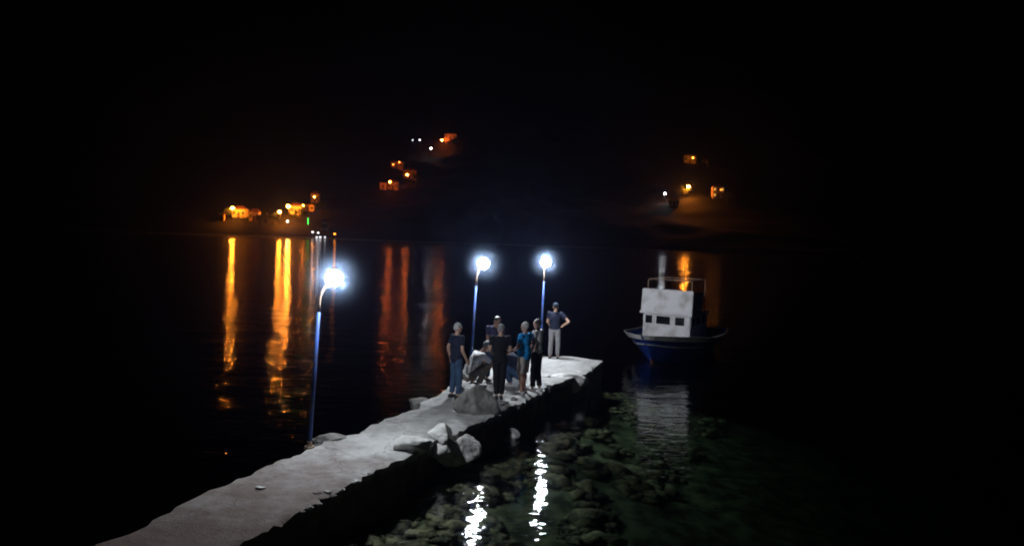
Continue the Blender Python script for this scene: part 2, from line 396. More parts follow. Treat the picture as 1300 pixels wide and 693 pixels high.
for i, (px, py, w) in enumerate([(384, 650, 'nearest the bottom of the picture'), (393, 645, 'second from the bottom of the picture'), (406, 640, 'just nearer than the dark pebble'), (424, 630, 'just beyond the pale chip'), (436, 621, 'halfway from the dark pebble to the white rocks'), (452, 611, 'second nearest the white rocks'), (470, 602, 'nearest the white rocks')]):
    sz = (.035, .05, .03, .045, .03, .055, .04)[i]
    rock(on(px, py), (sz*1.4, sz, sz*.7), 120+i, ROCKW if i % 3 else ROCKG, 'crumbled chip on the bare pier edge, '+w, cat='stone', name='stone', group='crumbled chips along the pier edge')
for i, (px, py, s, lab) in enumerate([(620, 507, .10, 'flat stone beside the shoe of the man in black'), (640, 498, .07, 'pale stone between the man in black and the blue shirted man'), (652, 507, .08, 'grey stone near the wall edge below the blue shirted man'), (583, 512, .09, 'grey stone between the big boulder and the man in jeans'), (592, 497, .08, 'pale stone between the man in jeans and the squatting man'), (694, 478, .08, 'stone lying where the platform begins')]):
    rock(on(px, py)+Vector((0, 0, .01)), (s*1.5, s, s*.7), 150+i, ROCKW if i % 2 else ROCKG, lab, cat='stone', name='stone')
rr = random.Random(5); bm = bmesh.new()
ico = bmesh.new(); bmesh.ops.create_icosphere(ico, subdivisions=2, radius=1); base_me = bpy.data.meshes.new('t'); ico.to_mesh(base_me); ico.free()
nst = 0
tries = 0
while nst < 4800 and tries < 60000:
    tries += 1
    t = rr.random(); k = rr.randrange(2, len(Rw)-2); e = Rw[k].lerp(Rw[k+1], t)
    dd = rr.random()**1.4*11 + .05
    dirn = (Rw[k]-Lw[k]).normalized()
    q = e + dirn*dd + Vector((rr.uniform(-.5, .5), rr.uniform(-1.5, 1.0), 0))
    if nst > 2400: q = Vector((rr.uniform(-3, 10), rr.uniform(8.5, 27), 0)); 
    sd_ = q.x - .42*q.y + 9.0
    if sd_ < .9 or sd_ > 5.5 or noise.noise(Vector((q.x*.9, q.y*.9, 2))) < (-.12 if sd_ < 3 else .08): continue
    z = ground(q.x, q.y); s = rr.choice((.025, .035, .04, .05, .07, .09, .13, .22 if nst < 1500 else .06))*rr.uniform(.7, 1.3)
    n0 = len(bm.verts); bm.from_mesh(base_me); bm.verts.ensure_lookup_table()
    ox = Vector((nst*1.7, nst*.3, 0)); rm = Matrix.Rotation(rr.uniform(0, 6), 3, 'Z'); fl = rr.uniform(.35, .6)
    for v in bm.verts[n0:]:
        c = v.co*(1+noise.noise(v.co*1.6+ox)*.6+noise.noise(v.co*3.5+ox)*.2); c = rm @ Vector((c.x*1.3, c.y*.9, c.z*fl)); v.co = q*1 + c*s; v.co.z = z + c.z*s + s*.2
    nst += 1
sn, sl = STONE.node_tree.nodes, STONE.node_tree.links
gi = sn.new('ShaderNodeNewGeometry'); pr = sn.new('ShaderNodeValToRGB'); pr.color_ramp.elements[0].color = (.35, .38, .3, 1); pr.color_ramp.elements[1].color = (1.7, 1.6, 1.5, 1)
sl.new(gi.outputs['Random Per Island'], pr.inputs[0]); mxs = sn.new('ShaderNodeMix'); mxs.data_type = 'RGBA'; mxs.blend_type = 'MULTIPLY'; mxs.inputs[0].default_value = 1
old = sn['Principled BSDF'].inputs['Base Color'].links[0].from_socket; sl.new(old, mxs.inputs[6]); sl.new(pr.outputs[0], mxs.inputs[7]); sl.new(mxs.outputs[2], sn['Principled BSDF'].inputs['Base Color'])
tag(obj('seabed_stones', bm, STONE), 'weed covered cobbles under the shallow water along the pier', 'stones', kind='stuff')

# ------------------------------------------------------------------ pier lamps
def pier_lamp(base, head, label, glow=None):
    """blue post, bare bent steel arm, round white globe"""
    r = empty('lamp_post', base); tag(r, label, 'lamp post', 'lamp posts along the pier')
    h = head-base; low = Vector((h.x*.33, h.y*.33, h.z*.86))
    pb = low*.93
    bm = bmesh.new(); tube(bm, [(0, 0, 0), pb*.5, pb], [.036, .033, .030]); obj('pole', bm, BLUE, r)
    pts = [pb*.99, low.copy()]
    for t in (.2, .45, .7, 1):
        a = t*math.pi/2; pts.append(low + Vector(((h.x-low.x)*(1-math.cos(a))*.9, (h.y-low.y)*(1-math.cos(a))*.9, (h.z-low.z-.12)*math.sin(a))))
    bm = bmesh.new(); tube(bm, pts, .024); obj('arm', bm, RUST, r)
    bm = bmesh.new(); cone(bm, (0, 0, -.02), (0, 0, .035), .10, .09, 20); cone(bm, (0, 0, .03), (0, 0, .12), .05, .04, 16)
    obj('base_plate', bm, RUST, r, smooth=False)
    bm = bmesh.new(); cone(bm, pts[-1]-Vector((0, 0, .03)), h-Vector((0, 0, .13)), .05, .07, 18); obj('socket', bm, DARKM, r)
    bm = bmesh.new(); ell(bm, h, (.142, .142, .14), u=20, v=12); obj('globe', bm, glow or LAMPE, r)
    bm = bmesh.new(); ell(bm, (0, 0, 0), (.85, .85, .85), u=32, v=20); obj('added_halo', bm, HALO, r, loc=h)  # added scattering sphere, far wider than the lamp, to make its glow
    return r
def lamp_at(bpx, hpx, label, glow=None):
    base = P(*bpx); head = atY(*hpx, base.y-.02)
    return pier_lamp(base, head, label, glow)
lamp_at((393, 568), (424, 353), 'blue lamp post nearest the camera, standing alone on the bare pier', LAMPE2)
lamp_at((597, 474), (614, 335), 'blue lamp post standing behind the group of men')
lamp_at((686, 454), (693, 333), 'blue lamp post at the pier end beside the man with hand on hip')

# ------------------------------------------------------------------ people
SKIN = mat('skin', (.50, .30, .22), (.40, .23, .17), .5, 8)
SKIN2 = mat('tanned skin', (.36, .20, .14), (.30, .16, .11), .5, 8)
def cloth(name, c, k=.7): return mat(name, c, tuple(x*k for x in c), .85, 9, .004, 60, spec=.2)
NAVY, BLACK, WHITE, SKYB = cloth('navy cotton', (.018, .022, .045)), cloth('black cotton', (.012, .012, .014)), cloth('white cotton', (.88, .88, .90), .9), cloth('bright blue cotton', (.02, .34, .85), .8)
JEANS, BEIGE, GREYT, LGREY = cloth('blue denim', (.05, .09, .17)), cloth('beige cotton', (.55, .48, .44), .8), cloth('grey cotton', (.26, .25, .26), .8), cloth('pale grey cotton', (.78, .77, .80), .85)
PURPLE = cloth('dark violet cotton', (.05, .045, .10))
HWHITE, HDARK, HGREY = mat('white hair', (.5, .5, .5), (.3, .3, .3), .6, 40), mat('dark hair', (.02, .016, .014), (.01, .01, .01), .5, 40), mat('grey hair', (.3, .3, .31), (.16, .16, .17), .6, 40)
SHOE_D, SHOE_W, SANDAL = mat('dark shoe', (.03, .03, .03), None, .6), mat('pale shoe', (.6, .6, .62), None, .6), mat('sandal leather', (.12, .07, .04), None, .6)
EYE = mat('eye', (.03, .02, .02), None, .3); LIP = mat('lip', (.35, .13, .11), None, .5)

def remeshed(name, bm, voxel, smooth=4):
    me = bpy.data.meshes.new('t'); bmesh.ops.recalc_face_normals(bm, faces=bm.faces); bm.to_mesh(me); bm.free()
    o = bpy.data.objects.new('t', me); COL.objects.link(o)
    r = o.modifiers.new('r', 'REMESH'); r.mode = 'VOXEL'; r.voxel_size = voxel
    if smooth: s = o.modifiers.new('s', 'SMOOTH'); s.factor = .5; s.iterations = smooth
    dg = bpy.context.evaluated_depsgraph_get(); dg.update()
    me2 = bpy.data.meshes.new_from_object(o.evaluated_get(dg)); me2.name = name
    bpy.data.objects.remove(o); bpy.data.meshes.remove(me)
    return me2
def rumple(me, amp, s):
    nr = [Vector(v.normal) for v in me.vertices]
    for v, q in zip(me.vertices, nr): v.co = v.co + q*amp*nz(v.co, s)
STAND = dict(pelvis=(0, 0, .95), waist=(0, .0, 1.10), chest=(0, .0, 1.28), neck=(0, -.01, 1.46), head=(0, .02, 1.63),
    shL=(-.185, 0, 1.42), elL=(-.24, -.02, 1.14), wrL=(-.25, .05, .89), shR=(.185, 0, 1.42), elR=(.24, -.02, 1.14), wrR=(.25, .05, .89),
    hipL=(-.09, 0, .92), knL=(-.11, .02, .50), anL=(-.12, -.02, .09), hipR=(.09, 0, .92), knR=(.11, .02, .50), anR=(.12, -.02, .09))
def vmix(a, b, t): return Vector(a).lerp(Vector(b), t)
def person(px, py, yaw, label, over=None, scale=1.0, top=NAVY, bottom=JEANS, legs='long', shoe=SHOE_D, hair=HDARK, hairstyle='short', skin=SKIN,
           look=0.0, nod=0.0, belly=0.0, toes=(0, 0), sleeve=.62, cap=None, dz=0):
    J = {k: Vector(v) for k, v in STAND.items()}
    for k, v in (over or {}).items(): J[k] = Vector(v)
    hr = Matrix.Rotation(look, 3, 'Z') @ Matrix.Rotation(-nod, 3, 'X')
    sp = (J['chest']-J['pelvis']).normalized(); x, y = Vector((1, 0, 0)), sp.cross(Vector((1, 0, 0))).normalized()
    if y.y > 0: pass
    srot = Matrix((Vector((1, 0, 0)), sp.cross(Vector((1, 0, 0))), sp)).transposed()
    sw = (J['shR']-J['shL']); 
    def torso(bm, e):
        ell(bm, J['pelvis'], (.165+e+belly*.3, .115+e+belly*.5, .13+e), srot)
        ell(bm, J['waist']+Vector((0, belly*.5, 0)), (.15+e+belly*.5, .105+e+belly, .16+e), srot)
        ell(bm, J['chest'], (.175+e, .118+e, .19+e), srot)
        ell(bm, vmix(J['shL'], J['shR'], .5)-sp*.03, (.17+e, .085+e, .085+e), srot)
        for s in 'LR': capsule(bm, vmix(J['sh'+s], J['chest'], .35), J['sh'+s], .07+e, .056+e)
    # ---- body: one surface
    bm = bmesh.new(); torso(bm, 0)
    capsule(bm, vmix(J['chest'], J['neck'], .6), J['neck']+(J['head']-J['neck'])*.5, .062, .055)
    H = J['head']
    def hp(v): return H + hr @ Vector(v)
    ell(bm, hp((0, -.01, .02)), (.076, .096, .100), hr, 20, 14); ell(bm, hp((0, .018, -.04)), (.058, .068, .078), hr)
    ell(bm, hp((0, .092, -.012)), (.014, .022, .026), hr); ell(bm, hp((0, .082, .022)), (.05, .014, .014), hr); ell(bm, hp((0, .068, -.088)), (.024, .018, .018), hr)
    for s in (-1, 1): ell(bm, hp((s*.08, -.005, -.01)), (.012, .022, .032), hr)
    for s in 'LR':
        sg = -1 if s == 'L' else 1
        sh, e_, w = J['sh'+s], J['el'+s], J['wr'+s]
        capsule(bm, sh, e_, .052, .040); capsule(bm, e_, w, .041, .027)
        hip, kn, an = J['hip'+s], J['kn'+s], J['an'+s]
        capsule(bm, hip, kn, .088, .056); capsule(bm, kn, an, .0575, .038); ell(bm, vmix(kn, an, .3)+Vector((0, -.015, 0)), (.052, .055, .11), None)
        # foot
        f = Matrix.Rotation(toes[0 if s == 'L' else 1], 3, 'Z'); capsule(bm, an+f@Vector((0, -.04, -.045)), an+f@Vector((0, .15, -.06)), .036, .028)
        # hand: palm, four bent fingers, thumb
        d = (w-e_).normalized(); side = (hr@Vector((1, 0, 0)) - d*d.x) if False else Vector((0, 1, 0))-d*d.y
        side = side.normalized() if side.length > .1 else Vector((1, 0, 0)); nrm = d.cross(side)
        if nrm.dot(Vector((-sg, 0, 0))) < 0: nrm = -nrm
        pc = w+d*.05; M3 = Matrix((side, nrm, d)).transposed(); ell(bm, pc, (.040, .017, .052), M3)
        for i, ln in enumerate((.062, .072, .076, .066)):
            b0 = w+d*.085+side*(-.030+.020*i); b1 = b0+d*ln*.5+nrm*.010; b2 = b1+d*ln*.42+nrm*.026
            capsule(bm, b0, b1, .0095, .009); capsule(bm, b1, b2, .009, .008)
        t0 = w+d*.03+side*.035; t1 = t0+side*.022+d*.032+nrm*.012; capsule(bm, t0, t1, .012, .011); capsule(bm, t1, t1+d*.03+nrm*.012, .011, .009)
    body = obj('person', remeshed('person', bm, .0075, 3), skin)
    body.location = P(px, py) + Vector((0, 0, dz+.005)); body.rotation_euler = (0, 0, yaw); body.scale = (scale,)*3
    tag(body, label, 'person')
    # ---- shirt
    bm = bmesh.new(); torso(bm, .016)
    for s in 'LR':
        sh, e_ = J['sh'+s], J['el'+s]; q = vmix(sh, e_, sleeve); ell(bm, sh, (.070, .070, .070)); cone(bm, sh, q, .067, .060)
    me = remeshed('shirt', bm, .011, 2)
    rumple(me, .008, 8)
    obj('shirt', me, top, body)
    # ---- trousers or shorts
    bm = bmesh.new(); ell(bm, J['pelvis']-sp*.02, (.175, .130, .125), srot)
    for s in 'LR':
        hip, kn, an = J['hip'+s], J['kn'+s], J['an'+s]
        if legs == 'long':
            capsule(bm, hip, kn, .102, .078); cone(bm, kn, vmix(kn, an, .93), .0795, .064); ell(bm, kn, (.084, .084, .084))
        else:
            cone(bm, hip, vmix(hip, kn, .95), .108, .098); ell(bm, hip, (.106, .106, .106))
    me = remeshed('trousers' if legs == 'long' else 'shorts', bm, .011, 2)
    rumple(me, .008, 8)
    obj('trousers' if legs == 'long' else 'shorts', me, bottom, body)
    for s in 'LR':
        an = J['an'+s]; f = Matrix.Rotation(toes[0 if s == 'L' else 1], 3, 'Z'); bm = bmesh.new()
        a, b = an+f@Vector((0, -.05, -.05)), an+f@Vector((0, .15, -.06)); ell(bm, a+Vector((0, 0, .005)), (.042, .05, .042)); ell(bm, b, (.045, .06, .032)); cone(bm, a, b, .040, .036)
        box(bm, vmix(a, b, .5)-Vector((0, 0, .022)), (.082, .27, .022), f)
        obj('shoe', remeshed('shoe', bm, .008, 3), shoe, body)
    # ---- hair or cap
    bm = bmesh.new()
    if hairstyle == 'short':
        ell(bm, hp((0, -.020, .030)), (.080, .094, .096), hr, 30, 20)
    elif hairstyle == 'thin':
        ell(bm, hp((0, -.030, .012)), (.080, .088, .082), hr, 20, 14)
    elif hairstyle == 'fringe':
        ell(bm, hp((0, -.030, -.008)), (.079, .080, .055), hr, 20, 14)
    ho = obj('hair', bm, hair, body); rumple(ho.data, .012, 22)
    if cap:
        bm = bmesh.new(); ell(bm, hp((0, -.014, .055)), (.088, .104, .082), hr, 20, 14)
        b2 = hp((0, .10, .05)); ell(bm, b2, (.062, .075, .010), hr); obj('cap', bm, cap, body)
    bm = bmesh.new()
    for s in (-1, 1):
        bm = bmesh.new(); ell(bm, hp((s*.03, .080, .008)), (.012, .008, .008), hr, 10, 8); obj('eye', bm, EYE, body)
    bm = bmesh.new(); ell(bm, hp((0, .084, -.052)), (.024, .008, .007), hr, 10, 8); obj('mouth', bm, LIP, body)
    return body

# yaw: 0 faces away from the camera (+Y); positive turns to the left of the picture
person(578, 505, R(-50), 'white haired man in navy t-shirt and blue jeans, hands at his sides', scale=1.0, top=NAVY, bottom=JEANS, hair=HWHITE, hairstyle='short', belly=.03,
       over=dict(elL=(-.26, -.06, 1.15), wrL=(-.27, .02, .90), elR=(.25, -.02, 1.14), wrR=(.24, .12, .91)), shoe=SHOE_D)
SQ = dict(pelvis=(0, -.14, .27), waist=(0, -.08, .42), chest=(0, .05, .60), neck=(0, .20, .76), head=(0, .31, .86), shL=(-.19, .14, .72), shR=(.19, .14, .72),
    elL=(-.22, .36, .50), wrL=(-.08, .55, .44), elR=(.22, .36, .50), wrR=(.08, .55, .42), hipL=(-.09, -.12, .27), hipR=(.09, -.12, .27),
    knL=(-.20, .27, .50), knR=(.20, .27, .50), anL=(-.15, .06, .09), anR=(.15, .06, .09))
person(600, 491, R(-62), 'man in white t-shirt and brown trousers squatting by the rocks, head bent', over=dict(SQ, head=(0, .33, .90), elR=(.25, .40, .50), wrR=(.14, .62, .36)), top=WHITE, bottom=cloth('sand brown cotton', (.24, .20, .17)), hair=HGREY, nod=.5, toes=(.2, -.2), shoe=SHOE_D, scale=1.12)
person(624, 483, R(-150), 'dark haired man in violet shirt stooping behind the squatting man', over=dict(chest=(0, .06, 1.24), neck=(0, .12, 1.40), head=(0, .20, 1.54), shL=(-.185, .09, 1.36), shR=(.185, .09, 1.36), elL=(-.22, .12, 1.08), elR=(.22, .12, 1.08), wrL=(-.1, .32, .95), wrR=(.1, .32, .95)),
       top=PURPLE, bottom=JEANS, nod=.5, scale=1.03, skin=SKIN2)
person(633, 506, R(8), 'man dressed all in black, back turned, behind the big boulder', top=BLACK, bottom=BLACK, hair=HGREY, scale=1.0, look=.3, nod=.2,
       over=dict(anL=(-.055, -.02, .09), anR=(.055, -.02, .09), knL=(-.075, .0, .5), knR=(.075, .0, .5), elL=(-.25, -.02, 1.15), elR=(.25, .0, 1.15), wrL=(-.12, .18, 1.02), wrR=(.12, .18, 1.02)))
SQ2 = dict(SQ); SQ2.update(wrL=(-.10, .66, .55), wrR=(.12, .62, .40), elL=(-.2, .42, .62))
person(654, 490, R(75), 'man in dark t-shirt and blue jeans squatting behind the blue shirted man, arms reaching out', over=SQ2, top=NAVY, bottom=JEANS, hair=HDARK, nod=.5, toes=(.2, -.2), shoe=SHOE_W, scale=1.05)
person(664, 500, R(55), 'white haired man in bright blue t-shirt and beige shorts standing on the pier', top=SKYB, bottom=BEIGE, legs='short', hair=HWHITE, belly=.06, shoe=SHOE_W, scale=1.0, skin=SKIN,
       over=dict(elR=(.24, .03, 1.15), wrR=(.13, .24, 1.05), elL=(-.24, .03, 1.15), wrL=(-.12, .25, 1.05), anL=(-.10, -.02, .09), anR=(.09, .04, .09), knR=(.10, .05, .5)))
person(680, 496, R(60), 'dark haired man in pale grey t-shirt and black trousers beside the blue shirt', top=LGREY, bottom=BLACK, hair=HDARK, shoe=SHOE_W, scale=1.02,
       over=dict(elR=(.23, .04, 1.14), wrR=(.16, .25, 1.04), anL=(-.08, .05, .09), anR=(.08, -.06, .09)))
person(703, 455.5, R(-10), 'man with navy t-shirt, grey trousers and cap, hand on hip, alone near the pier end', top=NAVY, bottom=GREYT, hair=HDARK, cap=cloth('dark blue cap', (.02, .03, .05)), shoe=SHOE_D, scale=1.0,
       over=dict(elR=(.44, -.10, 1.20), wrR=(.22, -.02, 1.03), elL=(-.235, .03, 1.15), wrL=(-.18, .20, 1.0)))
# a light carrier bag on the deck between the squatting man and the blue shirt
bm = bmesh.new(); bmesh.ops.create_icosphere(bm, subdivisions=4, radius=1)
for v in bm.verts:
    c = v.co; w = 1+.25*noise.noise(c*2.5)+.12*noise.noise(c*6); top = max(0, c.z)
    v.co = Vector((c.x*.15*w*(1-.55*top), c.y*.11*w*(1-.55*top), .13+c.z*.15*w))
bag = obj('plastic_bag', bm, mat('thin white plastic', (.7, .74, .8), None, .35)); bag.location = P(655, 491)
tag(bag, 'crumpled white plastic bag on the deck by the squatting men', 'bag')
bm = bmesh.new(); tube(bm, [(-.05, 0, 0), (-.035, 0, .07), (0, 0, .1), (.035, 0, .07), (.05, 0, 0)], .006, 8); hd = obj('handle', bm, bag.data.materials[0], bag); hd.location = (0, 0, .25)

# ------------------------------------------------------------------ the boat
HULLB = mat('blue hull paint', (.022, .055, .32), (.012, .03, .18), .35, 3)
BWHITE = mat('white boat paint', (.62, .60, .62), (.50, .48, .49), .5, 3)
BWORN = mat('worn white wheelhouse paint', (.60, .58, .60), (.36, .33, .32), .6, 2.2, .01, 8, detail=8, lo=.3, hi=.52)
ANTIF = mat('red brown bottom paint', (.14, .05, .04), (.08, .04, .03), .6, 4)
GLASSD = mat('dark cabin window glass', (.01, .011, .014), None, .12)
GREYC = mat('weathered grey canvas', (.14, .135, .13), (.09, .09, .09), .85, 5)
DECKP = mat('scuffed deck paint', (.28, .28, .28), (.18, .17, .17), .7, 6)
def boat(loc, heading):
    r = empty('fishing_boat', loc, heading)      # local +X is forward, origin under the stem at the waterline
    tag(r, 'small wooden fishing boat with white wheelhouse and blue hull, moored beyond the pier', 'boat')
    L, HB = 5.3, 1.6
    def half(t): return HB*min(1, (max(0, 1-(1-min(1, t/.42))**2.3))**.62)*(1-.22*max(0, (t-.6)/.4)**2)
    def sheer(t): return .80+.26*max(0, 1-t/.5)**1.7+.10*max(0, t-.6)
    def X(t, v):    # v 0 keel .. 1 gunwale; raked stem
        return -L*t + 1.25*max(0, v)**1.2*(1-t)**6 
    def pt(t, v, out=0.0):
        zk = -.55+.35*(1-min(1, t/.15))**2; z = zk+(sheer(t)-zk)*v
        w = half(t)*(v**.55 if t > .3 else (v**(.55+.9*(1-t/.3))))
        return Vector((X(t, v), w+out, z))
    ts = [0, .006, .015, .03, .05, .08, .11, .15, .19, .24, .3, .37, .45, .53, .62, .71, .8, .9, 1]; vs = [0, .08, .16, .25, .34, .42, .5, .58, .66, .74, .82, .88, .94, 1]
    def loft(fn, uu, vv, close=False):
        bm = bmesh.new(); sides = []
        for s in (1, -1):
            gr = [[bm.verts.new(Vector((q.x, q.y*s, q.z))) for q in (fn(t, v) for v in vv)] for t in uu]
            for a, b in zip(gr, gr[1:]):
                for i in range(len(vv)-1): bm.faces.new((a[i], a[i+1], b[i+1], b[i]))
            sides.append(gr)
        if close:
            a, b = sides[0][-1], sides[1][-1]
            for i in range(len(vv)-1): bm.faces.new((a[i], a[i+1], b[i+1], b[i]))
        bmesh.ops.remove_doubles(bm, verts=bm.verts, dist=.0005)
        return bm
    obj('hull', loft(lambda t, v: pt(t, v), ts, vs, True), HULLB, r)
    def band(v0, v1, out):
        def fn(t, k):
            v, o = ((v0, 0), (v0, out), (v1, out), (v1, 0))[k]
            return pt(t, v, o if t > 0 else o*.6) + Vector((out if t < .02 else 0, 0, 0))
        return loft(fn, ts, [0, 1, 2, 3])
    obj('rubbing_strake', band(.72, .755, .03), BWHITE, r, smooth=False)
    obj('gunwale', band(.89, 1.03, .06), BWHITE, r, smooth=False)
    obj('bottom_paint', band(.02, .27, .006), ANTIF, r)
    bm = bmesh.new(); prev = None
    for t in ts:
        q = pt(t, .86); row = [bm.verts.new((q.x, q.y*s, q.z+.02)) for s in (1, .5, 0, -.5, -1)]
        if prev:
            for i in range(4): bm.faces.new((prev[i], prev[i+1], row[i+1], row[i]))
        prev = row
    obj('deck', bm, DECKP, r)
    # lower wheelhouse
    cx, cl, cw, z0, z1 = -2.45, 2.3, 1.84, .62, 1.62
    bm = bmesh.new(); box(bm, (cx, 0, (z0+z1)/2), (cl, cw, z1-z0), bev=.03); cab = obj('wheelhouse', bm, BWORN, r, smooth=False)
    xf = cx+cl/2; zc = 1.40; hh = .30
    def window(c, s):
        bm = bmesh.new(); box(bm, c, s, bev=.006); f = obj('window', bm, GLASSD, cab, smooth=False)
        bm = bmesh.new(); t = .028
        ax = 1 if s[0] < s[1] else 0
        for k in (-1, 1):
            o1 = [0, 0, k*(s[2]/2+t/2)]; s1 = [s[0]+.012, s[1]+.012, t]; s1[ax] = s[ax]+2*t; box(bm, [c[i]+o1[i] for i in range(3)], s1)
            o2 = [0, 0, 0]; o2[ax] = k*(s[ax]/2+t/2); s2 = [s[0]+.012, s[1]+.012, s[2]]; s2[ax] = t; box(bm, [c[i]+o2[i] for i in range(3)], s2)
        obj('window_frame', bm, BWHITE, cab, smooth=False)
    for y, w in ((-.68, .27), (-.12, .54), (.52, .36)): window((xf+.004, y, zc), (.02, w, hh))
    for s in (1, -1):
        for x, w in ((-.78, .42), (-.18, .45), (.50, .5)): window((cx+x*-1, s*(cw/2+.004), zc), (w, .02, hh))
    # upper steering position: broad white front panel, side panels, floor
    bm = bmesh.new()
    box(bm, (cx+.05, 0, 1.67), (2.5, 2.04, .09), bev=.02)
    obj('wheelhouse_roof', bm, BWHITE, r, smooth=False)
    bm = bmesh.new(); sl = Matrix.Rotation(R(-7), 3, 'Y'); box(bm, (xf+.02, 0, 2.13), (.06, 1.98, .86), sl, bev=.02); obj('front_panel', bm, BWORN, r, smooth=False)
    for s in (1, -1):
        bm = bmesh.new(); box(bm, (xf-.68, s*.96, 2.10), (1.30, .05, .80), bev=.015); obj('side_panel', bm, GREYC if s == -99 else BWHITE, r, smooth=False)
    bm = bmesh.new(); box(bm, (xf-.55, 0, 1.95), (.35, .7, .5), bev=.03); obj('console', bm, GREYC, r, smooth=False)
    # rail frame over the top
    bm = bmesh.new()
    for x in (xf-.25, xf-2.0):
        tube(bm, [(x, -.86, 1.7), (x, -.86, 2.86), (x, -.80, 2.92), (x, .80, 2.92), (x, .86, 2.86), (x, .86, 1.7)], .02, 8)
    for s in (1, -1): tube(bm, [(xf-.25, s*.8, 2.92), (xf-2.0, s*.8, 2.92)], .018, 8)
    obj('rail_frame', bm, RUST, r)
    bm = bmesh.new(); tube(bm, [(cx-.9, 0, 1.7), (cx-.9, 0, 3.5)], .025, 8); tube(bm, [(cx-.9, -.35, 3.2), (cx-.9, .35, 3.2)], .014, 8); obj('mast', bm, DARKM, r)

    return r
stem = P(829, 459, 0)
boat(stem, math.atan2(-.87, -.49))

# ------------------------------------------------------------------ the far shore: lamps, houses, trees
def hill_hit(px, py, dz=0.0):
    d = ray(px, py); t = 240.0
    while t < 900:
        q = Vector((d.x*t, d.y*t, CAM_Z+d.z*t))
        if q.z <= ground(q.x, q.y)+dz and q.y > shore_y(q.x)-2: return q
        t += .5
    return Vector((d.x*300, d.y*300, CAM_Z+d.z*300))
SOD = (1.0, .25, .018); RED = (1.0, .17, .02); WARM = (1.0, .30, .07); WHT = (.9, .92, 1.0)
E = {}
def emat(kind, col, s):
    k = (kind, s)
    if k not in E: E[k] = emit(kind+' lamp glass', col, s)
    return E[k]
POLE = mat('grey lamp column', (.2, .2, .2), None, .5)
def street_lamp(px, py, col, kind, strength, rad, label, h=5.0, group='street lamps on the far shore', at=None):
    q = Vector((at[0], at[1], ground(at[0], at[1])+at[2])) if at else hill_hit(px, py, h); gz = ground(q.x, q.y)
    rad *= 1.25
    r = empty('street_lamp', (q.x, q.y, gz)); tag(r, label, 'street lamp', group)
    hh = q.z-gz
    bm = bmesh.new(); tube(bm, [(0, .5, -.5), (0, .5, hh*.6), (0, .45, hh-.2), (0, .15, hh+rad*.6+.1)], .07, 8); obj('pole', bm, POLE, r)
    bm = bmesh.new(); ell(bm, (0, 0, hh), (rad, rad, rad*.8), u=12, v=8); obj('bulb', bm, emat(kind, col, strength), r)
    bm = bmesh.new(); ell(bm, (0, .02, hh+rad*.75), (rad*.9, rad*.9, rad*.3), u=12, v=8); obj('lamp_hood', bm, DARKM, r)
    return r
street_lamp(295, 264, SOD, 'orange', 624, .42, 'bright orange street lamp above the walled garden, at the end of the far shore lights')
street_lamp(366, 262, SOD, 'orange', 796, .50, 'brightest orange street lamp of the pair over the waterfront')
street_lamp(355, 269, SOD, 'orange', 551, .42, 'slightly lower orange lamp of the bright waterfront pair')
street_lamp(385, 261, SOD, 'orange', 150, .25, 'small dim orange lamp between the bright pair and the upper house')
street_lamp(399, 250, SOD, 'orange', 240, .25, 'small orange lamp above the upper waterfront house')
street_lamp(365, 281, WHT, 'white', 29, .28, 'small white lamp below the bright orange pair', h=3)
street_lamp(561, 178, RED, 'red orange', 190, .50, 'highest lamp on the hillside, yellow white, standing apart')
street_lamp(547, 188.5, WHT, 'white', 60, .35, 'faint white lamp just below the highest lamp')
street_lamp(517, 222, RED, 'red orange', 85, .48, 'bright lamp in front of the middle hillside house')
street_lamp(495, 231, RED, 'red orange', 90, .42, 'lamp beside the lowest hillside house')
street_lamp(499, 209, RED, 'red orange', 18, .3, 'small lamp at one end of the upper terrace wall')
street_lamp(507, 206, RED, 'red orange', 18, .3, 'small lamp at the other end of the upper terrace wall')
street_lamp(874, 237, SOD, 'orange', 1150, .46, 'single bright orange lamp on the hillside above the boat')
street_lamp(844, 246, WHT, 'white', 156, .30, 'white lamp on the hillside above the boat cabin', h=4)


